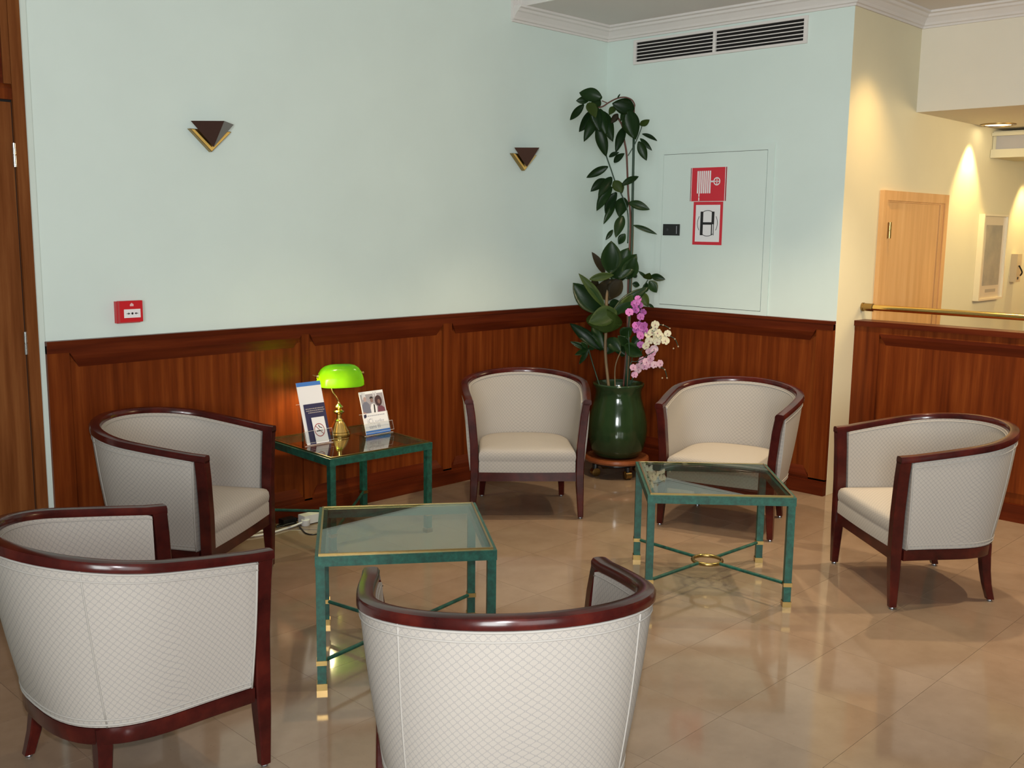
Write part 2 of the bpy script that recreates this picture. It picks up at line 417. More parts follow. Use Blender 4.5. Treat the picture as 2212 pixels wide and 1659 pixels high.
# ------------------------------------------------------------------ hall: half wall, rail, door, picture, phone
HX = .246
hw = struct('wall_half', bx((HX+.02, -6, -.25), (HX+.115, YB, 1.03)), woodA, 'low wood panelled half wall between lounge and hall', 'wall')
def hbox(y0, y1, z0, z1, d0, d1): return bx((HX+.02-d1, min(y0,y1), z0), (HX+.02-d0, max(y0,y1), z1))
obj('cap', bx((HX-.012, -6, 1.03), (HX+.13, YB, 1.062)), woodH, hw, bevel=.004)
obj('stile', hbox(YB, YB-.16, .09, 1.03, 0, .02), woodA, hw, bevel=.002)
obj('panel', hbox(YB-.16, -6, .16, .96, 0, .008), woodA, hw)
obj('top_rail', hbox(YB-.16, -6, .99, 1.03, 0, .02), woodA, hw, bevel=.002)
bm = bmesh.new(); X = HX+.02
loft(bm, [[(X, y+k*0, .99), (X-.02, y, .99), (X-.02, y-k*.01, .97), (X-.006, y-k*.045, .915), (X, y-k*.045, .915)] for y, k in ((YB-.16, 1), (-6, -1))]); obj('bevelled_moulding', bm, woodH, hw)
obj('skirting', hbox(YB, -6, 0, .10, 0, .03), woodH, hw, bevel=.004)
# brass handrail fixed to the hall wall
t = thing('handrail', 'round brass handrail above the wood half wall', 'handrail', (HX+.085, YB, 1.14))
bm = bmesh.new(); tube(bm, [(0, -.06, 0), (0, -4.1, 0)], .0185, 16); obj('rail', bm, lampbrass, t, smooth=40)
bm = bmesh.new(); tube(bm, [(0, 0, 0), (0, -.012, 0), (0, -.0121, 0), (0, -.07, 0), (0, -.075, 0)], [.027, .027, .024, .024, .019], 20); obj('end_fitting', bm, brass, t, smooth=40)
for y in (-1.9, -3.6):
    bm = bmesh.new(); tube(bm, [(0, y, -.08), (0, y, -.01)], .008, 10); obj('post', bm, brass, t)
# hall door
d2 = struct('door_2', bx((.59, YB-.012, -.22), (1.37, YB+.01, 1.785)), hallwood, 'light orange wood door in the cream hall wall', 'door')
bm = bmesh.new(); y1 = YB-.028
for a, b in (((.475, -.22), (.5345, 1.855)), ((1.4305, -.22), (1.49, 1.855)), ((.535, 1.795), (1.43, 1.855))): box(bm, (a[0], y1, a[1]), (b[0], YB+.01, b[1]))
obj('door_frame', bm, hallwood, d2, bevel=.004)
bm = bmesh.new(); y1 = YB-.018
for a, b in (((.535, -.22), (.583, 1.785)), ((1.377, -.22), (1.43, 1.785)), ((.535, 1.7855), (1.43, 1.795))): box(bm, (a[0], y1, a[1]), (b[0], YB+.01, b[1]))
obj('door_stop', bm, hallwood, d2, bevel=.002)
bm = bmesh.new(); lathe(bm, [(.012, 0), (.012, .045), (.010, .046), (.010, .05), (.012, .051), (.012, .1)], 12, (.588, YB-.026, 1.56)); obj('hinge', bm, brass, d2, smooth=40)
# picture
t = thing('framed_picture', 'tall pale framed print on the cream hall wall', 'picture', (2.38, YB, 1.42))
bm = bmesh.new()
for a, b in (((-.25, -.32), (-.232, .32)), ((.232, -.32), (.25, .32)), ((-.232, -.32), (.232, -.305)), ((-.232, .305), (.232, .32))): box(bm, (a[0], -.045, a[1]), (b[0], -.002, b[1]))
obj('frame', bm, silver, t)
obj('mount', bx((-.232, -.03, -.305), (.232, -.004, .305)), pic_mat, t)
m_, n_, l_, b_ = nt('faded_print'); f_ = noise(n_, l_, mapped(n_, l_, (7, 7, 7)), 1, 5)
l_.new(ramp(n_, l_, f_, [(.3, (.26, .24, .20)), (.6, (.36, .31, .24)), (.8, (.46, .38, .28))]), b_.inputs['Base Color'])
obj('print', bx((-.16, -.032, -.21), (.17, -.029, .24)), m_, t)
obj('caption', bx((-.09, -.0315, -.262), (.12, -.029, -.238)), pic_art, t)
# wall phone
t = thing('wall_phone', 'small beige wall handset right of the framed print', 'phone', (2.93, YB, 1.33))
obj('body', bx((-.05, -.05, -.11), (.05, -.001, .11)), plain('beige_plastic', (.55, .43, .27), .4), t, bevel=.006)
bm = bmesh.new(); tube(bm, smoothpts([(-.02, -.055, .02), (0, -.075, -.03), (.015, -.06, -.06)]), .006, 8); obj('cord', bm, black, t)
obj('button', bx((-.022, -.054, -.09), (.0, -.05, -.07)), black, t)
# hall ceiling light
t = thing('ceiling_downlight', 'round recessed downlight in the low hall ceiling', 'light', (1.98, -1.945, 2.36))
bm = bmesh.new(); lathe(bm, [(.118, 0), (.118, -.006), (.095, -.010), (.090, -.002)], 28, cap=False); obj('trim_ring', bm, brass, t, smooth=40)
bm = bmesh.new(); lathe(bm, [(.09, -.004), (.085, -.0045)], 28); obj('lamp', bm, downm, t)
# boxed unit under hall ceiling
t = thing('air_unit', 'pale boxed air unit with a grey band under the hall ceiling', 'air conditioner', (2.25, YB, 2.15))
obj('body', bx((.03, -2.5, .0), (.5, -.004, .19)), cream, t)
obj('lower_lip', bx((0, -2.5, -.002), (.031, -.004, .058)), cream, t, bevel=.006)
obj('upper_lip', bx((0, -2.5, .155), (.031, -.004, .178)), cream, t, bevel=.004)
obj('grille', bx((.022, -2.49, .058), (.03, -.03, .155)), plain('grey_grille', (.42, .40, .40), .6), t)
# far door edge
bm = bx((3.27, -2.9, -.22), (3.3, -1.93, 1.35)); struct('door_3', bm, hallwood, 'edge of an orange wood door at the far right of the hall', 'door')

# ------------------------------------------------------------------ vent and hose cabinet on the short wall
t = thing('air_vent', 'long white slatted air vent high on the short wall', 'vent', (0, -.88, 2.777))
def yb(y0, y1, z0, z1, d0, d1): return bx((-d1, min(y0,y1), z0), (-d0, max(y0,y1), z1))
vw, vh = .642, .079
bm = bmesh.new()
for a in ((-vw, -vw+.022, -vh, vh), (vw-.022, vw, -vh, vh), (-vw+.022, vw-.022, -vh, -vh+.016), (-vw+.022, vw-.022, vh-.016, vh)):
    box(bm, (-.016, a[0], a[2]), (0, a[1], a[3]))
obj('frame', bm, white, t, bevel=.002)
obj('backing', bx((-.003, -vw+.02, -vh+.014), (-.001, vw-.02, vh-.014)), gap, t)
obj('mullion', bx((-.018, -.010, -vh+.016), (-.004, .010, vh-.016)), white, t)
sl = None
for s in (-1, 1):
    for k in range(5):
        z = -vh+.016+.0225*(k+.72)
        if sl is None:
            bm = bmesh.new(); loft(bm, [[(-.0165, y, .0030), (-.0165, y, -.0030), (-.004, y, .001), (-.004, y, .005)] for y in (-.305, .305)]); sl = obj('slat', bm, white, t); o = sl
        else:
            o = sl.copy(); COL.objects.link(o)
        o.location = (0, s*.3155, z)
# cabinet
t = thing('hose_cabinet', 'flush mint painted hose cabinet door in the short wall', 'cabinet', (0, -.91, 1.07))
bm = bmesh.new(); A, B, Z0, Z1 = -.435, .44, .0, 1.062
for a in ((A, A+.045, Z0, Z1), (B-.045, B, Z0, Z1), (A+.045, B-.045, Z0, Z0+.024), (A+.045, B-.045, Z1-.04, Z1)): box(bm, (-.010, a[0], a[2]), (0, a[1], a[3]))
obj('frame', bm, mint, t)
obj('gap', bx((-.003, A+.045, .024), (-.0005, B-.045, Z1-.04)), gap, t)
dr = obj('door', bx((-.010, A+.0485, .027), (-.003, B-.047, Z1-.0425)), mint, t, bevel=.0015)
lk = obj('lock', bx((-.019, .244, .489), (-.010, .375, .564)), black, dr, bevel=.002)
obj('keyhole', bx((-.021, .262, .50), (-.0189, .266, .552)), greyprint, lk)
bm = bmesh.new(); tube(bm, [(-.0188, .335, .527), (-.0215, .335, .527)], .010, 12); obj('latch', bm, plain('dark_grey', (.03, .03, .035), .25), lk)
# signs: (y to the photo's right is negative)
def sgn(name, label, y, z, w, h): return thing(name, label, 'sign', (-.0105, y, z))
t = thing('hose_reel_sign', 'red square hose reel sign above the H sign', 'sign', (-.0103, -.874, 1.783))
obj('plate', bx((-.002, -.138, 0), (0, .135, .214)), redprint, t)
bm = bmesh.new()
bm.free(); hc = None
for k in range(7):
    y = .083-.0155*k; hc = obj('hose_coil', bx((-.0026, y-.0105, .05), (-.002, y, .193)), whiteprint, t)
obj('hose_end', bx((-.0026, .062, .003), (-.002, .07, .024)), whiteprint, t); obj('hose_end', bx((-.0026, .062, .028), (-.002, .07, .05)), whiteprint, t)
bm = bmesh.new()
for k in range(24):
    a, b = 2*pi*k/24, 2*pi*(k+1)/24; c = (-.067, .125)
    flat(bm, [(-.0026, c[0]-r*cos(q), c[1]+r*sin(q)) for q, r in ((a, .019), (b, .019), (b, .026), (a, .026))])
box(bm, (-.0026, -.0698, .104), (-.0021, -.0642, .146)); box(bm, (-.0026, -.088, .1222), (-.0021, -.046, .1278)); box(bm, (-.0026, -.043, .120), (-.0021, -.018, .130))
obj('hand_wheel', bm, whiteprint, t)
for y in (-.131, .125): obj('white_border', bx((-.0025, y, 0), (-.002, y+.004, .214)), whiteprint, t)
for y in (-.137, .131): obj('dark_border', bx((-.0025, y, 0), (-.002, y+.003, .214)), blackprint, t)
t = thing('hydrant_sign', 'white sign with black H in a circle and red border', 'sign', (-.0103, -.882, 1.502))
bm = bx((-.002, -.112, 0), (0, .112, .277)); obj('plate', bm, redprint, t, bevel=.0008)
obj('panel', bx((-.0024, -.093, .02), (-.002, .093, .257)), whiteprint, t)
bm = bmesh.new(); X = -.0028
def bar(y0, y1, z0, z1): box(bm, (X, min(y0,y1), z0), (-.0024, max(y0,y1), z1))
bar(.055, .034, .062, .214); bar(-.031, -.051, .133, .214); bar(.034, -.031, .13, .146); bar(-.029, -.037, .062, .133); bar(-.045, -.050, .062, .133)
obj('letter', bm, blackprint, t)
for a0, a1 in ((55, 125), (147, 213), (235, 305), (-33, 33)):
    bm = bmesh.new()
    for k in range(12):
        a, b = R(a0+(a1-a0)*k/12), R(a0+(a1-a0)*(k+1)/12)
        flat(bm, [(X, -r*cos(q)*.93, .139+r*sin(q)) for q, r in ((a, .080), (b, .080), (b, .084), (a, .084))])
    bmesh.ops.remove_doubles(bm, verts=bm.verts, dist=1e-6); obj('circle_arc', bm, blackprint, t)

# ------------------------------------------------------------------ wall sconces and fire alarm
def sconce(label, x, z):
    t = thing('wall_sconce', label, 'wall lamp', (x, 0, z), 0, 'brass wall sconces')
    bm = bmesh.new(); loft(bm, [[(-.112, y, .082), (.112, y, .082), (0, y, -.022)] for y in (-.001, -.028)]); obj('back_plate', bm, brass, t)
    bm = bmesh.new()
    for s in (-1, 1):
        flat(bm, [(s*.106, -.0295, .079), (0, -.0295, -.018), (0, -.0295, .0), (s*.088, -.0295, .079)])
    bm2 = bmesh.ops.extrude_face_region(bm, geom=bm.faces[:]); bmesh.ops.translate(bm, verts=[v for v in bm2['geom'] if isinstance(v, bmesh.types.BMVert)], vec=(0, .002, 0))
    obj('lit_gold_band', bm, goldp, t)
    bm = bmesh.new(); a, b, c, d = [bm.verts.new(p) for p in ((-.116, -.045, .116), (.116, -.045, .116), (0, -.155, .118), (0, -.048, .0))]
    i, j, k, m = [bm.verts.new(p) for p in ((-.110, -.045, .116), (.110, -.045, .116), (0, -.149, .118), (0, -.050, .006))]
    for f in ((a, d, c), (c, d, b), (i, k, m), (k, j, m), (a, c, k, i), (c, b, j, k), (a, i, m, d), (b, d, m, j)): bm.faces.new(f)
    obj('shade', bm, bronze, t)
    bm = bmesh.new(); tube(bm, [(0, -.028, .06), (0, -.075, .06)], .008, 8); obj('bracket', bm, brass, t)
    return t
sconce('triangular bronze and brass sconce on the left of the long wall', -3.070, 1.970)
sconce('triangular bronze and brass sconce nearer the tall plant', -.845, 1.984)
t = thing('fire_alarm_box', 'red fire alarm call point above the left end of wainscot', 'fire alarm', (-3.525, 0, 1.185))
obj('housing', bx((-.06, -.028, -.052), (.052, -.001, .05)), redp, t, bevel=.004)
bm = bmesh.new(); loft(bm, [[(-.058, -.028, -.05), (.056, -.028, -.05), (.056, -.028, .053), (-.058, -.028, .053)], [(-.056, -.05, -.046), (-.02, -.05, -.05), (.0, -.05, -.056), (.02, -.05, -.05), (.056, -.05, -.046), (.056, -.05, .053), (-.056, -.05, .053)][:1] + [(.056, -.05, -.046), (.056, -.05, .053), (-.056, -.05, .053)]])
obj('cover', bm, redp, t, bevel=.002)
obj('panel', bx((-.036, -.0515, -.026), (.044, -.05, .014)), whiteprint, t)
bm = bmesh.new(); yy = -.0519
for s in (-1, 1):
    flat(bm, [(.004+s*.010, yy, -.006), (.004+s*.020, yy, -.0005), (.004+s*.020, yy, -.0115)]); flat(bm, [(.004+s*.020, yy, -.0045), (.004+s*.028, yy, -.0045), (.004+s*.028, yy, -.0075), (.004+s*.020, yy, -.0075)])
flat(bm, [(.004+.0055*cos(2*pi*k/12), yy, -.006+.0055*sin(2*pi*k/12)) for k in range(12)])
obj('arrows', bm, blackprint, t)['kind'] = 'stuff'
bm = bmesh.new(); flat(bm, [(-.006, -.0505, .028), (.012, -.0505, .028), (.012, -.0505, .036), (.003, -.0505, .044), (-.006, -.0505, .036)]); obj('emblem', bm, plain('pink_print', (.75, .45, .45), .5), t)

# ================================================================== CHAIRS
AW, AY, AZ_, TY, TZ, NN, YC, WW = .343, -.012, .6743, -.6453, .7668, 1.951, -.3246, .3667
def plan(xf, yf, Wd, yc, ty, n, ns=8, nc=14):
    P = []
    for i in range(ns): s = i/ns; P.append((xf+(Wd-xf)*sin(s*pi/2), yf+(yc-yf)*s))
    for i in range(nc+1):
        th = pi/2*i/nc; P.append((Wd*cos(th)**(2/n), yc-(yc-ty)*sin(th)**(2/n)))
    return P + [(-x, y) for x, y in P[::-1][1:]]
PT = plan(AW, AY, WW, YC, TY, NN); PB = plan(.315, AY-.012, .309, -.245, -.550, 2.7)
zt = lambda y: AZ_+(TZ-AZ_)*max(0, (AY-y)/(AY-TY))
def normals(P):
    out = []
    for i in range(len(P)):
        a, b = P[max(i-1, 0)], P[min(i+1, len(P)-1)]; dx, dy = b[0]-a[0], b[1]-a[1]; L = math.hypot(dx, dy) or 1
        out.append((-dy/L, dx/L))
    return out   # points inward? fixed below
NT_, NB_ = normals(PT), normals(PB)
sg = 1 if NT_[len(PT)//2][1] > 0 else -1
NT_ = [(a*sg, b*sg) for a, b in NT_]; NB_ = [(a*sg, b*sg) for a, b in NB_]
NP = len(PT); ZB = .263
def shell_pt(i, s, inset):
    t, b, nt_, nb = PT[i], PB[i], NT_[i], NB_[i]; ztop = zt(t[1])-.026
    ins = .004+inset
    bulge = -.006*sin(pi*s)
    x = b[0]+(t[0]-b[0])*s + (nb[0]+(nt_[0]-nb[0])*s)*(ins+bulge*(1 if inset < .01 else 0)); y = b[1]+(t[1]-b[1])*s+(nb[1]+(nt_[1]-nb[1])*s)*(ins+bulge*(1 if inset < .01 else 0))
    return Vector((x, y, ZB+(ztop-ZB)*s))
def post_c(z):      # front post / leg centre and half sizes
    z = max(0, z); s = z/.674
    pts = [(0, .3015), (.25, .291), (.42, .294), (.58, .309), (.674, .3235)]
    for (a, xa), (b, xb) in zip(pts, pts[1:]):
        if z <= b+1e-6: u = (z-a)/(b-a); u = u*u*(3-2*u)*.4+u*.6; x = xa+(xb-xa)*u; break
    w = .0145+.0075*min(1, z/.22); d = .0155+.009*min(1, z/.22)
    return x, w, d
def build_chair(label):
    t = thing('tub_armchair', label, 'armchair', group='cream tub armchairs around the glass tables')
    # upholstered back
    bm = bmesh.new(); ns = 8; idx = [i for i in range(NP)]; uv = bm.loops.layers.uv.verify()
    arc = [0]
    for i in range(1, NP): arc.append(arc[-1]+math.hypot(PT[i][0]-PT[i-1][0], PT[i][1]-PT[i-1][1])*.93)
    def start(i): return i
    grids = []; UV = {}
    for inset in (0, .044):
        G = []
        for i in idx:
            row = []
            for k in range(ns+1):
                p = shell_pt(i, k/ns, inset)
                if i == 0 or i == NP-1: p.y -= .026
                v = bm.verts.new(p); UV[v] = (arc[i], p.z*1.02); row.append(v)
            G.append(row)
        grids.append(G)
        for i in range(NP-1):
            for k in range(ns): bm.faces.new((G[i][k], G[i+1][k], G[i+1][k+1], G[i][k+1]))
    O, I = grids
    for i in range(NP-1):
        for k in (0, ns): bm.faces.new((O[i][k], O[i+1][k], I[i+1][k], I[i][k]))
    for i in (0, NP-1):
        for k in range(ns): bm.faces.new((O[i][k], O[i][k+1], I[i][k+1], I[i][k]))
    for f in bm.faces:
        for lp in f.loops: lp[uv].uv = UV[lp.vert]
    obj('backrest', bm, fab, t, smooth=50)
    # piping along the edges
    def run(inset, s, off, r=.0034, a=0, b=NP):
        pts = []
        for i in range(a, b):
            p = shell_pt(i, s, inset); n = NT_[i]; p.x += n[0]*off; p.y += n[1]*off
            if i in (0, NP-1): p.y -= .026
            pts.append(p)
        bm = bmesh.new(); tube(bm, pts, r, 6); obj('piping', bm, fabpipe, t, smooth='all')
    run(0, .985, -.001); run(0, .935, -.001, .0026); run(.044, .975, .001, .0022); run(0, .018, -.001); run(0, .05, -.001, .0024)
    for i in (0, NP-1):
        pts = [shell_pt(i, k/8, 0) for k in range(9)]
        for p in pts: p.y -= .030; p.x += (.002 if p.x > 0 else -.002)
        bm = bmesh.new(); tube(bm, pts, .0034, 6); obj('piping', bm, fabpipe, t, smooth='all')
    for i in (14, NP-15): bm = bmesh.new(); tube(bm, [shell_pt(i, k/8, -.0005) for k in range(9)], .0022, 6); obj('seam', bm, fabpipe, t, smooth='all')
    # polished rail
    bm = bmesh.new(); rings = []
    cs = [(-.003, -.026), (-.003, -.010), (.002, -.002), (.012, .0), (.028, 0), (.038, -.002), (.044, -.011), (.044, -.026), (.036, -.031), (.006, -.031)]
    for i in range(NP):
        p, n = PT[i], NT_[i]; z = zt(p[1])
        if i in (0, NP-1): n = (-1 if p[0] > 0 else 1, 0)
        yo = .024 if i in (0, NP-1) else 0
        rings.append([Vector((p[0]+n[0]*a, p[1]+n[1]*a+yo, z+b)) for a, b in cs])
    loft(bm, rings); obj('arm_rail', bm, mahog, t, smooth=35)
    # front posts running down into the front legs
    for s in (1, -1):
        bm = bmesh.new(); rings = []
        for z in (.010, .03, .10, .18, .25, .33, .42, .50, .58, .635, .652):
            x, w, d = post_c(z); c = .004
            y0 = -.0125
            rings.append([(s*(x+a), y0+b, z) for a, b in ((-w+c, -d), (w-c, -d), (w, -d+c), (w, d-c), (w-c, d), (-w+c, d), (-w, d-c), (-w, -d+c))])
        loft(bm, rings); lg = obj('leg', bm, mahog, t, smooth=35)
        bm = bmesh.new(); lathe(bm, [(.010, 0), (.011, .004), (.009, .011)], 12, (s*.3015, -.0125, 0)); obj('glide', bm, glidem, lg)
    for s in (1, -1):   # sabre rear legs
        bm = bmesh.new(); rings = []
        for z, x, y, w in ((.010, .240, -.492, .0155), (.03, .2395, -.486, .016), (.08, .236, -.473, .0175), (.14, .231, -.464, .0195), (.20, .226, -.460, .0215), (.258, .221, -.460, .0225)):
            c = .004; rings.append([(s*(x+a), y+b, z) for a, b in ((-w+c, -w), (w-c, -w), (w, -w+c), (w, w-c), (w-c, w), (-w+c, w), (-w, w-c), (-w, -w+c))])
        loft(bm, rings); lg = obj('leg', bm, mahog, t, smooth=35)
        bm = bmesh.new(); lathe(bm, [(.010, 0), (.011, .004), (.009, .011)], 12, (s*.240, -.492, 0)); obj('glide', bm, glidem, lg)
    # seat frame
    bm = bmesh.new(); rings = []
    for i in range(NP):
        p, n = PB[i], NB_[i]; yo = -.02 if i in (0, NP-1) else 0
        rings.append([(p[0]+n[0]*a, p[1]+n[1]*a+yo, z) for a, z in ((.005, .214), (.003, .218), (.003, .261), (.034, .261), (.034, .214))])
    loft(bm, rings); box(bm, (-.274, -.030, .216), (.274, .004, .266)); obj('seat_frame', bm, mahog, t, smooth=35)
    # seat cushion
    inner = [(p[0]+n[0]*.047, p[1]+n[1]*.047) for p, n in zip(PB, NB_)]
    out = [(x, y) for x, y in inner[1:-1]]
    front = [(-.266+.532*k/12, .003+.007*sin(pi*k/12)) for k in range(13)]
    ol = [(min(.266, max(-.266, x)), min(y, -.03)) for x, y in out]
    ring0 = ol + front; cx, cy = 0, -.25
    bm = bmesh.new(); rings = []
    for sc, z in ((1, .266), (1.0, .322), (.992, .327), (1.0, .332), (1.008, .352), (1.0, .372), (.972, .386), (.92, .393), (.75, .400), (.5, .405), (.25, .407), (.03, .4075)):
        rings.append([(cx+(x-cx)*sc, cy+(y-cy)*sc, z) for x, y in ring0])
    loft(bm, rings); uvset(bm, lambda c, n: (c.x, c.y-c.z)); obj('seat', bm, fab, t, smooth=60)
    return t
CH = [('cream tub armchair facing front, left of the green urn', -1.7062, -.9016, -2.3207),
      ('cream tub armchair at left beside the lamp table', -3.4094, -.7899, -.9933),
      ('cream tub armchair cut by the left edge of the frame', -4.1569, -1.8588, -.0048),
      ('nearest cream tub armchair, back to camera at bottom centre', -3.7833, -2.7116, .945),
      ('cream tub armchair at far right in front of half wall', -1.368, -2.6792, 2.4453),
      ('cream tub armchair partly behind the right glass table', -1.1757, -1.7683, -2.8518)]
first = None
for lab, x, y, a in CH:
    if first is None:
        first = build_chair(lab); first.location = (x, y, 0); first.rotation_euler = (0, 0, a-pi/2)
    else: dup(first, lab, (x, y, 0), a-pi/2)

# ================================================================== TABLES
TH, TW = .4836, .3137
def build_table(label):
    t = thing('glass_side_table', label, 'table', group='green metal glass topped tables')
    bm = bmesh.new(); w = .034; rings = []
    for s in (1, -1):
        box(bm, (-TW, s*TW-(w if s > 0 else 0), TH-.036), (TW, s*TW+(0 if s > 0 else w), TH))
        box(bm, (s*TW-(w if s > 0 else 0), -TW+w, TH-.036), (s*TW+(0 if s > 0 else w), TW-w, TH))
    obj('top_frame', bm, patina, t)
    a, b = TW-.012, TW-.019
    bm = bmesh.new()
    loft(bm, [[(sx*q, sy*q, z) for q, z in ((a, TH), (a, TH+.006), (b, TH+.006), (b, TH))] for sx, sy in ((-1,-1), (1,-1), (1,1), (-1,1), (-1,-1))], cap=False)
    obj('brass_edge', bm, brass, t)
    bm = bx((-b, -b, TH), (b, b, TH+.005))
    obj('glass_top', bm, tableglass, t)
    lc = TW-.0175
    for sx, sy in ((-1,-1), (1,-1), (1,1), (-1,1)):
        bm = bx((sx*lc-.0155, sy*lc-.0155, .0), (sx*lc+.0155, sy*lc+.0155, TH-.036)); lg = obj('leg', bm, patina, t, bevel=.001)
        bm = bmesh.new(); lathe4 = [(sx*lc-.0185, sy*lc-.0185, .0), (sx*lc+.0185, sy*lc+.0185, .024)]; box(bm, *lathe4); obj('brass_foot', bm, brass, lg, bevel=.001)
        obj('brass_collar', bx((sx*lc-.0185, sy*lc-.0185, .091), (sx*lc+.0185, sy*lc+.0185, .108)), brass, lg, bevel=.001)
        bm = bmesh.new(); d = Vector((sx, sy, 0)).normalized(); tube(bm, [d*(lc*1.414-.022)+Vector((0,0,.0995)), d*.066+Vector((0,0,.0995))], .0075, 10); obj('stretcher', bm, patina, t, smooth=40)
    bm = bmesh.new(); tube(bm, [(.066*cos(2*pi*k/32), .066*sin(2*pi*k/32), .0995) for k in range(32)], .0085, 10, closed=True); obj('brass_ring', bm, brass, t, smooth='all')
    return t
TB = [('glass table with green metal frame in the middle front', -3.3321, -1.7937, .9315), ('glass table with green metal frame at right centre', -1.8339, -2.1656, .7368),
      ('glass table under the green lamp beside the wall', -2.5395, -.3782-.015, 1.5193)]
ft = None
for lab, x, y, a in TB:
    if ft is None: ft = build_table(lab); ft.location = (x, y, 0); ft.rotation_euler = (0, 0, a-pi/2)
    else: dup(ft, lab, (x, y, 0), a-pi/2)
TT = TH+.0052      # top of glass
# ------------------------------------------------------------------ banker lamp
LPx, LPy = -2.497, -.255
t = thing('banker_lamp', 'lit green glass bankers lamp with brass base', 'lamp', (LPx, LPy, TT))
bm = bmesh.new()
lathe(bm, [(.060, 0), (.062, .008), (.057, .016), (.058, .021), (.050, .034), (.040, .052), (.032, .066), (.024, .076), (.026, .080), (.020, .086)], 36); obj('base', bm, lampbrass, t, smooth=30)
bm = bmesh.new()
lathe(bm, [(.019, .086), (.016, .090), (.016, .112), (.022, .117), (.030, .124), (.033, .129), (.026, .134), (.018, .140), (.022, .147), (.026, .152), (.022, .158), (.012, .166), (.007, .176), (.007, .180)], 28); obj('stem', bm, lampbrass, t, smooth=30)
ax = Vector((cos(R(-24)), sin(R(-24)), 0)); pr = Vector((-ax.y, ax.x, 0))       # shade axis / horizontal normal
sc = Vector((.0, .0, .318)) + ax*.012                                              # shade centre
bm = bmesh.new(); tube(bm, smoothpts([(0,0,.178), (-.012,.004,.205), (-.030,.012,.235), (-.036,.02,.27), (-.034,.030,.30), tuple(sc-ax*.02+pr*.02+Vector((0,0,.035)))], 6), .0048, 8); obj('gooseneck', bm, lampbrass, t, smooth='all')
bm = bmesh.new(); rings = []
prof = [(-.122, .10), (-.120, .34), (-.113, .58), (-.100, .78), (-.080, .92), (-.055, .985), (-.025, 1), (.02, 1), (.05, .985), (.078, .92), (.098, .78), (.111, .58), (.118, .34), (.120, .10)]
def sring(u, k, rr):
    out = []
    for j in range(17):
        th = R(-8) + R(186)*j/16
        y, z = cos(th)*.064*(.45+.55*k)*rr, max(sin(th), 0)*.100*k*rr
        if j in (0, 16): z = -.020*(.3+.7*k)
        out.append(sc + ax*u*(.985 if rr < 1 else 1) + pr*y + Vector((0,0,z-.036)))
    return out
V1 = loft(bm, [sring(u, k, 1) for u, k in prof], closed=False, cap=False); V2 = loft(bm, [sring(u, k, .95) for u, k in prof], closed=False, cap=False)
for i in range(len(prof)-1):
    for j in (0, 16): bm.faces.new((V1[i][j], V1[i+1][j], V2[i+1][j], V2[i][j]))
for i in (0, len(prof)-1):
    bm.faces.new(V1[i]); 
obj('shade', bm, shadeglass, t, smooth=60)
bm = bmesh.new(); e = sc-ax*.112
tube(bm, [e+ax*.006, e-ax*.018], [.010, .010], 12); tube(bm, [e-ax*.018+Vector((0,0,.004)), e-ax*.036+Vector((0,0,.01))], .003, 8); obj('pivot', bm, brass, t, smooth=40)
bm = bmesh.new(); tube(bm, [sc+ax*.108+Vector((0,0,.012)), sc+ax*.126+Vector((0,0,.012))], .007, 10); obj('pivot.001', bm, brass, t, smooth=40)
bm = bmesh.new(); bc = sc-ax*.075-Vector((0,0,.006)); tube(bm, [bc-ax*.035, bc-ax*.02, bc+ax*.02, bc+ax*.035], [.006, .013, .013, .005], 12); obj('bulb', bm, bulbm, t, smooth='all')
lamp('bulb_light', 'POINT', Vector((LPx, LPy, TT))+sc-ax*.080+Vector((0,0,-.022)), 13, (1, .78, .42), shadow_soft_size=.018)

# ------------------------------------------------------------------ leaflet holders with cards (local: x right, z up, leaning back)
LEAN = R(17)
def inclined(x0, y0, u, v, d):      # point on a leaning sheet, d = distance in front of it
    return Vector((x0+u, y0+v*sin(LEAN)-d*cos(LEAN), TT+v*cos(LEAN)+d*sin(LEAN)))
def sheet(name, label, cat, x0, y0, u0, u1, v0, v1, d, mat, shear=0, th=.0012, group=None):
    t = thing(name, label, cat, inclined(x0, y0, (u0+u1)/2, v0, d), 0, group); o = t.location.copy()
    bm = bmesh.new()
    f = lambda u, v, dd: inclined(x0, y0, u+shear*(v-v0), v, dd)-o
    loft(bm, [[f(u, v, dd) for u, v in ((u0, v0), (u1, v0), (u1, v1), (u0, v1))] for dd in (d, d+th)]); obj('card', bm, mat, t)
    t['_'] = 0; del t['_']
    def add(nm, polys, m, dd=.0016):
        b = bmesh.new()
        for pl in polys: flat(b, [f(u, v, d+dd) for u, v in pl])
        return obj(nm, b, m, t)
    return t, add
rect = lambda a, b, c, e: [(a, c), (b, c), (b, e), (a, e)]
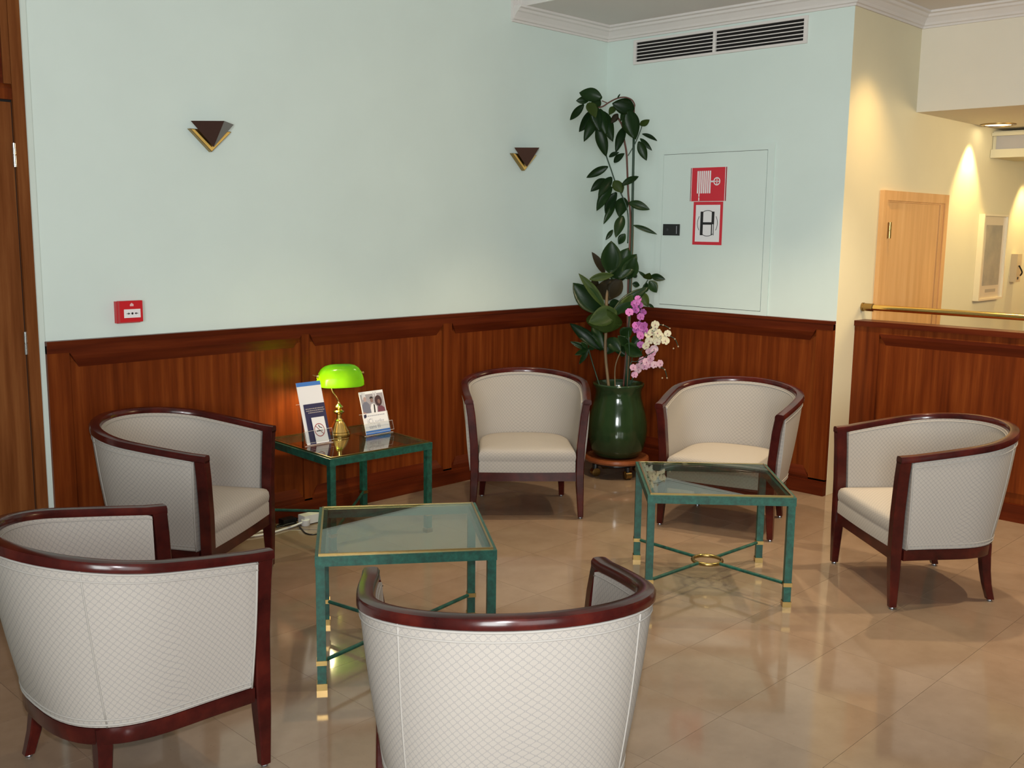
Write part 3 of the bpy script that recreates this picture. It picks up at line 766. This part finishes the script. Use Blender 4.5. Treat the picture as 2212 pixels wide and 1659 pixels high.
def holder(label, x0, w, y0, vback, vfront):
    t = thing('leaflet_holder', label, 'holder', (x0, y0, TT)); o = Vector((x0, y0, TT)); bm = bmesh.new(); th = .0025
    f = lambda u, v, d: inclined(x0, y0, u, v, d)-o
    loft(bm, [[f(u, v, d) for u, v in ((0, .004), (w, .004), (w, vback), (0, vback))] for d in (-.004, -.004+th)]); obj('back_panel', bm, acrylic, t)
    bm = bmesh.new()
    loft(bm, [[f(u, v, d) for u, v in ((0, .012), (w, .012), (w, vfront), (0, vfront))] for d in (.024, .024+th)]); obj('front_pocket', bm, acrylic, t)
    bm = bmesh.new()
    for u in (0, w-th): loft(bm, [[f(u+k, v, d) for d, v in ((-.001, .008), (.024, .012), (.024, vfront), (-.001, vfront))] for k in (0, th)])
    obj('side_panel', bm, acrylic, t)
    bm = bmesh.new(); box(bm, (-.002, -.012, 0), (w+.002, .10, .003)); obj('foot', bm, acrylic, t)
    bm = bmesh.new()      # polished acrylic edges, caught light put in as a pale colour
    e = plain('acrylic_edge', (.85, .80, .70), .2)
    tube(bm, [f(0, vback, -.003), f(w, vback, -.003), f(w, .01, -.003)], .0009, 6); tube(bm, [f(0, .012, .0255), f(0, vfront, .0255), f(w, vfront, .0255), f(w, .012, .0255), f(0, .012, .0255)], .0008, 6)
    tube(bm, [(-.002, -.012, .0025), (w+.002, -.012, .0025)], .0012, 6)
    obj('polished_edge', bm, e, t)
    return t
X1, Y1 = -2.800, -.385
holder('clear acrylic leaflet holder left of the brass lamp', X1-.008, .168, Y1, .216, .072)
s, add = sheet('leaflet', 'tall white leaflet with a blue top band', 'leaflet', X1, Y1, .012, .160, .004, .326, 0, whiteprint)
add('blue_band', [rect(.012, .160, .305, .326)], blueprint)
s, add = sheet('leaflet', 'navy leaflet in front of the white one', 'leaflet', X1, Y1, .030, .158, .005, .211, .004, navyprint)
tx = []
for row, (a, b) in enumerate(((.038, .150), (.040, .152), (.050, .142))):
    u = a; v = .186-.0105*row
    while u < b:
        wd = random.uniform(.006, .014); tx.append(rect(u, min(u+wd, b), v-.0022, v+.0022)); u += wd+.0025
add('text_lines', tx, plain('tan_print', (.40, .34, .30), .5))['kind'] = 'stuff'
s, add = sheet('no_smoking_card', 'white card with a red no smoking ring', 'card', X1, Y1, .062, .140, .004, .139, .010, whiteprint, -.03)
C0 = (.097, .072); N = 28
ringp = []
for k in range(N):
    a, b = 2*pi*k/N, 2*pi*(k+1)/N; ringp.append([(C0[0]+r*cos(q), C0[1]+r*sin(q)*1.1) for q, r in ((a, .0275), (b, .0275), (b, .0315), (a, .0315))])
add('ring', ringp, plain('dull_red_print', (.36, .06, .06), .5))
add('slash', [[(C0[0]-.022, C0[1]+.022), (C0[0]-.019, C0[1]+.0245), (C0[0]+.021, C0[1]-.021), (C0[0]+.018, C0[1]-.0235)]], plain('dull_red_print2', (.30, .10, .10), .5), .0018)
add('cigarette', [rect(C0[0]-.020, C0[0]+.006, C0[1]-.007, C0[1]-.002)], blackprint, .002)
for q_ in (.009, .014): add('ash_mark', [rect(C0[0]+q_, C0[0]+q_+.003, C0[1]-.007, C0[1]-.002)], blackprint, .002)
add('smoke', [[(C0[0]-.004, C0[1]+.026), (C0[0]+.001, C0[1]+.026), (C0[0]+.006, C0[1]+.014), (C0[0]+.002, C0[1]+.011)], [(C0[0]+.002, C0[1]+.013), (C0[0]+.018, C0[1]+.006), (C0[0]+.018, C0[1]+.010), (C0[0]+.006, C0[1]+.016)]], blackprint, .002)
X2, Y2 = -2.432, -.385
holder('clear acrylic leaflet holder right of the brass lamp', X2, .190, Y2, .118, .062)
s, add = sheet('photo_card', 'photo card of three people behind the wireless internet card', 'card', X2, Y2, .020, .182, .006, .237, .0, whiteprint)
ell = lambda cx, cy, rx, ry, n=14: [(cx+rx*cos(2*pi*k/n), cy+ry*sin(2*pi*k/n)) for k in range(n)]
add('photo_backdrop', [rect(.026, .178, .100, .222)], plain('photo_grey', (.34, .31, .33), .5), .0014)
php = plain('photo_pale', (.62, .60, .62), .5)
for a_, b_, c_ in ((.036, .060, .195), (.110, .118, .205), (.124, .136, .198)): add('photo_window', [rect(a_, b_, c_, .230)], php, .0016)
add('left_jacket', [[(.028, .118), (.080, .100), (.078, .165), (.062, .182), (.042, .180), (.028, .165)]], plain('photo_slate', (.17, .17, .22), .5), .0018)
add('left_head', [ell(.052, .196, .010, .013)], plain('photo_skin', (.45, .30, .27), .5), .002)
add('middle_shirt', [[(.082, .104), (.118, .102), (.124, .150), (.108, .168), (.090, .166), (.080, .145)]], whiteprint, .0018)
add('middle_vest', [[(.098, .112), (.108, .112), (.112, .160), (.104, .166)], ell(.096, .199, .011, .008)], blackprint, .002)
add('middle_head', [ell(.096, .186, .010, .012)], plain('photo_skin_mid', (.24, .15, .13), .5), .0022)
add('right_hair', [ell(.140, .180, .024, .030)], plain('photo_hair', (.05, .02, .025), .5), .002)
add('right_top', [[(.122, .102), (.178, .100), (.172, .140), (.156, .152), (.130, .150)]], plain('photo_plum', (.16, .045, .075), .5), .0022)
add('right_head', [ell(.142, .176, .009, .013)], plain('photo_skin_dark', (.22, .11, .09), .5), .0026)
add('photo_table', [[(.026, .100), (.105, .100), (.030, .128), (.026, .128)]], plain('photo_rose', (.36, .22, .20), .5), .0024)
s, add = sheet('wifi_card', 'white card reading ici surfez sans fil with blue base', 'card', X2, Y2, .010, .176, .004, .118, .010, whiteprint)
add('blue_band', [rect(.010, .176, .004, .024)], blueprint)
add('logo', [rect(.018, .030, .094, .112), rect(.026, .036, .098, .114)], navyprint)
tx = []; u = .042
while u < .150: wd = random.uniform(.006, .013); tx.append(rect(u, u+wd, .1005, .1055)); u += wd+.003
add('small_text', tx, greyprint)['kind'] = 'stuff'
def text(name, body, size, u, v, mat, parent, x0, y0, d, o):
    cu = bpy.data.curves.new(name, 'FONT'); cu.body = body; cu.size = size; cu.resolution_u = 3
    tmp = bpy.data.objects.new(name, cu); COL.objects.link(tmp); bpy.context.view_layer.update()
    me = bpy.data.meshes.new_from_object(tmp.evaluated_get(bpy.context.evaluated_depsgraph_get()))
    bpy.data.objects.remove(tmp)
    for vt in me.vertices: vt.co = inclined(x0, y0, u+vt.co.x*.92, v+vt.co.y, d)-o
    me.materials.clear(); me.materials.append(mat); ob = bpy.data.objects.new(name, me); COL.objects.link(ob); ob.parent = parent
text('lettering', 'iCi,', .038, .034, .062, greyprint, s, X2, Y2, .0118, s.location)
text('lettering', 'surfez', .028, .084, .062, greyprint, s, X2, Y2, .0118, s.location)
text('lettering', 'sans fil', .031, .040, .034, greyprint, s, X2, Y2, .0118, s.location)

# ------------------------------------------------------------------ socket block and cords by the lamp table
t = plug_t = thing('plug_adaptor', 'white plug block on the floor under the lamp table', 'plug', (-2.66, -.165, 0))
bm = bmesh.new(); lathe(bm, [(.022, 0), (.024, .004), (.024, .03), (.020, .034)], 20, (0, 0, 0)); obj('plug', bm, offwhite, t, smooth=40)
obj('block', bx((-.012, -.01, .006), (.10, .05, .052)), offwhite, t, bevel=.006)
t = thing('power_adapter', 'small black power adapter against the skirting', 'adapter', (-2.72, -.085, 0))
obj('body', bx((-.04, -.024, 0), (.04, .024, .035)), black, t, bevel=.004)
obj('nose', bx((.04, -.012, .008), (.056, .012, .028)), black, t, bevel=.003)
bm = bmesh.new(); tube(bm, smoothpts([(-2.684, -.168, .02), (-2.74, -.160, .008), (-2.80, -.165, .006), (-2.88, -.175, .006), (-2.96, -.165, .006), (-3.02, -.14, .006), (-2.99, -.10, .006), (-2.90, -.085, .012), (-2.86, -.12, .012), (-2.93, -.135, .013), (-3.0, -.12, .014)], 7), .006, 8)
o_ = obj('power_cord', bm, offwhite, plug_t, smooth='all'); o_.location = -plug_t.location
bm = bmesh.new(); tube(bm, smoothpts([(-2.764, -.085, .012), (-2.80, -.10, .005), (-2.77, -.105, .005), (-2.70, -.13, .014), (-2.715, -.20, .004), (-2.75, -.30, .004), (-2.73, -.345, .004), (-2.66, -.335, .004), (-2.58, -.26, .004), (-2.56, -.13, .004)], 7), .0035, 8)
o_ = obj('power_cord', bm, black, t, smooth='all'); o_.location = -t.location

# ================================================================== URN, STAND, PLANTS
UC = Vector((-.512, -.583, 0)); VN = Vector((CAM.x-UC.x, CAM.y-UC.y, 0)).normalized(); VR = Vector((-VN.y, VN.x, 0))
t = thing('plant_stand', 'round wooden plant stand on castors under the green urn', 'stand', UC)
bm = bmesh.new(); lathe(bm, [(.19, .095), (.208, .100), (.213, .112), (.208, .126), (.198, .130), (.188, .127), (0.01, .127)], 48); obj('disc', bm, wood('stand_wood', (.16, .04, .012), (.22, .065, .022), (.30, .10, .04), (5, 5, 5), .25, .3), t, smooth=40)
bm = bmesh.new(); lathe(bm, [(.15, .075), (.16, .08), (.16, .096)], 32); obj('under_ring', bm, black, t, smooth=40)
for k in range(4):
    a = math.atan2(VN.y, VN.x)+R(28)+k*pi/2; p = Vector((cos(a), sin(a), 0))*.155
    bm = bmesh.new(); w = Vector((-sin(a), cos(a), 0)); tube(bm, [p-w*.022+Vector((0,0,.028)), p-w*.02+Vector((0,0,.028)), p+w*.02+Vector((0,0,.028)), p+w*.022+Vector((0,0,.028))], [.02, .028, .028, .02], 18); cst = obj('castor', bm, brass, t, smooth=40)
    bm = bmesh.new(); tube(bm, [p+Vector((0,0,.05)), p+Vector((0,0,.082))], .02, 12); obj('fork', bm, black, cst)
UZ = .128
t = thing('ceramic_urn', 'glossy dark green ceramic urn on the wooden stand', 'urn', UC+Vector((0,0,UZ)))
bm = bmesh.new()
lathe(bm, [(.12, 0), (.150, .012), (.172, .05), (.188, .11), (.194, .17), (.190, .23), (.178, .29), (.163, .345), (.152, .385), (.149, .42), (.153, .445), (.163, .462), (.168, .474), (.164, .482), (.152, .480), (.142, .465), (.136, .43), (.136, .42)], 56); obj('body', bm, urnglaze, t, smooth='all')
bm = bmesh.new(); lathe(bm, [(.137, .425), (.10, .432), (.02, .436)], 28); obj('soil', bm, soil, t)
ROOT = UZ+.43
# a picture-plane helper: (lateral, height, towards camera) relative to the urn axis
def PL(px, py, dep=0.0):
    v = fwd + r2*((px-1106)/FPX) - u2*((py-829.5)/FPX); n = VN
    k = ((UC+VN*dep-CAM).dot(n))/v.dot(n); return CAM+v*k
LEAF = {}
def leaf_mesh(a, b, w, roll, mat, parent, curl=.12, name='leaf'):
    ax_ = (b-a); L = ax_.length; ax_.normalize(); side = ax_.cross(VN)
    if side.length < .01: side = VR.copy()
    side.normalize(); nn = side.cross(ax_).normalized()
    side, nn = side*cos(roll)+nn*sin(roll), nn*cos(roll)-side*sin(roll)
    bm = bmesh.new(); rows = []; N = 10
    for i in range(N+1):
        s = i/N; ww = w*.5*(sin(pi*min(1, s*.97+.03))**.8)*(1-.2*s+.10); c = a+ax_*(L*s)+nn*(curl*L*(sin(pi*s)*.5-.25*s))+Vector((0,0,-.10*L*s*s))
        rows.append([c-side*ww+nn*(ww*.28), c-side*ww*.5+nn*(ww*.10), c, c+side*ww*.5+nn*(ww*.10), c+side*ww+nn*(ww*.28)])
    V = loft(bm, rows, closed=False, cap=False)
    g = bmesh.ops.solidify(bm, geom=bm.faces[:], thickness=.0012)
    return obj(name, bm, mat, parent, smooth='all')
rnd = random.Random(3)
def stem(name, pts, r, mat, parent):
    bm = bmesh.new(); tube(bm, smoothpts(pts, 5), r, 8); return obj(name, bm, mat, parent, smooth='all')
# crops of the photo used for tracing: (origin x, origin y, scale)
CA = lambda x, y: (1220+x/9.218, 170+y/9.218); CB = lambda x, y: (1210+x/7.542, 340+y/7.542); CC = lambda x, y: (1210+x/4.878, 500+y/4.878); CF = lambda x, y: (1330+x/8.295, 630+y/8.295)
PXM = FPX/6.58
def grow(parent, cr, scale, items):
    for it in items:
        (ax0, ay0), (bx0, by0), w = it[0], it[1], it[2]; m = it[3] if len(it) > 3 else leafdark; dep = it[4] if len(it) > 4 else rnd.uniform(-.05, .09); dd = it[5] if len(it) > 5 else rnd.uniform(-.04, .06)
        leaf_mesh(PL(*cr(ax0, ay0), dep), PL(*cr(bx0, by0), dep+dd), w/scale/PXM*1.14, rnd.uniform(-.35, .35), m, parent)
tp = thing('tall_rubber_plant', 'tall staked rubber plant with drooping top growing from the urn', 'plant', UC+Vector((0,0,ROOT)))
class Off: pass
def rel(parent): parent.location = (0,0,0); return parent
def finish(parent, loc):      # children were made in world space: keep them there while the empty sits at the base
    loc = Vector(loc); parent.location = loc
    for ch in parent.children: ch.location = ch.location-loc
base = UC+Vector((0,0,ROOT)); tp.location = (0,0,0)
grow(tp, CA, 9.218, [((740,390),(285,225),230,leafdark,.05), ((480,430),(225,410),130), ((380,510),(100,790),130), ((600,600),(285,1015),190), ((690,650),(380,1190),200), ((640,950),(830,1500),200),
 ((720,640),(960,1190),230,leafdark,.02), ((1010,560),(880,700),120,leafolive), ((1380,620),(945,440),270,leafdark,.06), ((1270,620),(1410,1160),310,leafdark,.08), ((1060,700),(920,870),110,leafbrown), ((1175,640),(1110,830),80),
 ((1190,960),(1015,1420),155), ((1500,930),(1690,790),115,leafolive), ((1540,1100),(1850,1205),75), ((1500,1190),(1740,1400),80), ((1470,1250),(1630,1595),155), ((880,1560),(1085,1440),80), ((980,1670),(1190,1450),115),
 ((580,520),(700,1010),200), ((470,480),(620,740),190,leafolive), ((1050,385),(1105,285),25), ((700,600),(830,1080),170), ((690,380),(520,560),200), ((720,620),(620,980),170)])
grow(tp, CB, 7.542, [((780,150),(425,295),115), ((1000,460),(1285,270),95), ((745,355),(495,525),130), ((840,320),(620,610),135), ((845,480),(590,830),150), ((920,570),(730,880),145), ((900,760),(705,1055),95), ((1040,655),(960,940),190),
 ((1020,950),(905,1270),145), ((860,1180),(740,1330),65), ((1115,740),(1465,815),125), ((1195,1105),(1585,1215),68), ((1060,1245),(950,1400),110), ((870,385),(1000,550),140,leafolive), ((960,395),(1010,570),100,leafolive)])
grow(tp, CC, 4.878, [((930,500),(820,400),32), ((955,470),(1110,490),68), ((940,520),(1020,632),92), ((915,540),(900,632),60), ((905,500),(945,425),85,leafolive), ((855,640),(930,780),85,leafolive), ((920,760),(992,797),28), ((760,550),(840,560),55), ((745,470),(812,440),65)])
stem('stem', [base+VR*.03, PL(*CC(705,1100)), PL(*CC(712,700)), PL(*CC(722,400)), PL(*CB(1145,1000)), PL(*CB(1110,600)), PL(*CB(1090,100)), PL(*CA(1225,1450)), PL(*CA(1180,1200)), PL(*CA(1150,950)), PL(*CA(1060,780))], .0062, stemred, tp)
stem('stake', [base+VR*.045, PL(*CB(1165,1400), -.01), PL(*CB(1180,700), -.01), PL(*CA(1375,1150), -.01)], .008, stemgreen, tp)
stem('stake', [base+VR*.055, PL(*CB(1180,1400), -.03), PL(*CB(1172,1100), -.03)], .006, stemtan, tp)
stem('branch', [PL(*CA(1375,1150)), PL(*CA(1380,620)), PL(*CA(1390,520)), PL(*CA(1330,420)), PL(*CA(1200,370)), PL(*CA(1050,390)), PL(*CA(900,460)), PL(*CA(760,550)), PL(*CA(640,580))], .0045, stemred, tp)
stem('branch', [PL(*CB(1100,1400)), PL(*CB(1110,1060)), PL(*CB(1090,840)), PL(*CB(1020,650)), PL(*CB(900,400)), PL(*CB(830,200)), PL(*CB(760,0)), PL(*CA(820,1500))], .0042, stemgreen, tp)
stem('branch', [PL(*CA(1260,1530)), PL(*CA(1400,1290)), PL(*CA(1500,1050)), PL(*CA(1540,930))], .003, stemgreen, tp)
stem('branch', [PL(*CA(840,480)), PL(*CA(740,440))], .003, stemred, tp)
stem('branch', [PL(*CC(735,740)), PL(*CC(850,620)), PL(*CC(925,510))], .004, stemgreen, tp)
finish(tp, base+VR*.03)
bp_ = thing('broad_leaf_plant', 'broad leaved rubber plant in the lower half of the urn planting', 'plant'); base2 = base+VN*.05
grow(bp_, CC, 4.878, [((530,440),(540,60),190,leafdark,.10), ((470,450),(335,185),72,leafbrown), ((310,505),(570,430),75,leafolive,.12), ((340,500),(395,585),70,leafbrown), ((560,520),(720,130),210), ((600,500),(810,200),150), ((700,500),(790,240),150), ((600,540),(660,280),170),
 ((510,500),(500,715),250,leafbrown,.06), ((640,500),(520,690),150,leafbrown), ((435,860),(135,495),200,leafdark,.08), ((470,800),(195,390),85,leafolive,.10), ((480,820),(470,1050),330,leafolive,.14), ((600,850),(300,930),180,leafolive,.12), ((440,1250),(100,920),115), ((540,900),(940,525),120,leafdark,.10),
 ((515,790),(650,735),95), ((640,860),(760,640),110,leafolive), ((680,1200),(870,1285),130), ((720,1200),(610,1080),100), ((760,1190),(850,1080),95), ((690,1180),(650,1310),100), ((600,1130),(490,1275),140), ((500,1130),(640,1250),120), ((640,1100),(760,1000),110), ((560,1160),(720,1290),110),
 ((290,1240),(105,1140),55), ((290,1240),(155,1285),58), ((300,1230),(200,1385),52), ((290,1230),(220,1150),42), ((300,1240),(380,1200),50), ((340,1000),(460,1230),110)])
stem('stem', [base2-VR*.06, PL(*CC(478,1300), .05), PL(*CC(482,1050), .05), PL(*CC(490,700), .05), PL(*CC(505,450), .05)], [.011]*5*4+[.007] if False else .010, stemtan, bp_)
stem('stem', [base2-VR*.02, PL(*CC(580,1430), .03), PL(*CC(640,1260), .02)], .004, stemtan, bp_)
stem('stem', [base2-VR*.11, PL(*CC(345,1400), .03), PL(*CC(300,1240), .04)], .004, stemgreen, bp_)
finish(bp_, base2-VR*.05)
# orchids
def flower(c, mat, parent, r=.022):
    f = VN*rnd.uniform(.7, 1)+VR*rnd.uniform(-.6, .6)+Vector((0,0,rnd.uniform(-.35, .35))); f.normalize()
    s = f.cross(Vector((0,0,1))).normalized(); u = s.cross(f); a0 = rnd.uniform(-.4, .4)
    bm = bmesh.new()
    for k in range(5):
        an = a0+pi/2+2*pi*k/5; wide = .66 if k in (1, 4) else .38; d = s*cos(an)+u*sin(an); q = s*-sin(an)+u*cos(an)
        pts = [(0, .1), (.2, .6), (.5, 1), (.8, .9), (.97, .45), (1, 0), (.97, -.45), (.8, -.9), (.5, -1), (.2, -.6), (0, -.1)]
        bm.faces.new([bm.verts.new(c+d*(r*p)+q*(r*wide*w_)+f*(.006*p*(1-p)*2+.0006*k)) for p, w_ in pts])
    bmesh.ops.solidify(bm, geom=bm.faces[:], thickness=.0008)
    fo = obj('flower', bm, mat, parent)
    bm = bmesh.new(); bmesh.ops.create_icosphere(bm, subdivisions=1, radius=r*.14, matrix=Matrix.Translation(c+f*.006-u*r*.12)); obj('lip', bm, lipmat, fo, smooth='all')
def bud(c, parent):
    bm = bmesh.new(); bmesh.ops.create_icosphere(bm, subdivisions=1, radius=.0062, matrix=Matrix.Translation(c)); obj('bud', bm, budmat, parent, smooth='all')
OD = .13
def orchid(label, mat, pts, buds, path, path2=None):
    t = thing('orchid_spray', label, 'orchid')
    for x, y in pts: flower(PL(*CF(x, y), OD+rnd.uniform(-.03, .03)), mat, t, rnd.uniform(.022, .028))
    for x, y in buds: bud(PL(*CF(x, y), OD+rnd.uniform(-.02, .02)), t)
    for p in ([path, path2] if path2 else [path]): stem('stem', [base+VN*.06+VR*.06]+[PL(*CF(x, y), OD-.02) for x, y in p], .0028, stemgreen, t)
    finish(t, base+VN*.06+VR*.06)
orchid('purple pink orchid spray over the urn rim, topmost cluster', petpink, [(245,370),(360,330),(500,360),(380,190),(450,450),(430,600),(480,650),(370,680),(520,690),(440,790),(400,130),(340,220),(430,230),(420,720),(500,610),(360,610),(450,950)], [], [(250,1200),(230,700),(300,250),(380,150),(430,350),(440,600),(450,900)])
orchid('cream white orchid spray to the right of the urn', petpale, [(710,590),(700,650),(650,730),(760,740),(730,830),(800,790),(740,900),(860,840),(930,750),(890,880),(600,880),(540,970),(570,770)], [(850,600),(970,660),(1060,850),(1035,1020),(1120,985)], [(300,1150),(420,850),(600,700),(780,740),(930,780),(1060,850),(1120,985)], [(600,700),(720,600),(850,600),(970,660)])
orchid('blush pink orchid spray, lowest cluster beside the urn rim', petmid, [(690,1030),(600,1070),(630,1190),(480,1240),(550,1260),(610,1300),(690,1310),(790,1290),(310,1360),(420,1340),(520,1340),(340,1490),(400,1400),(660,1110)], [(790,1365),(880,1400),(835,1550),(920,1550)], [(260,1300),(380,1250),(560,1150),(700,1060)], [(420,1330),(620,1260),(790,1350),(880,1400),(920,1550)])
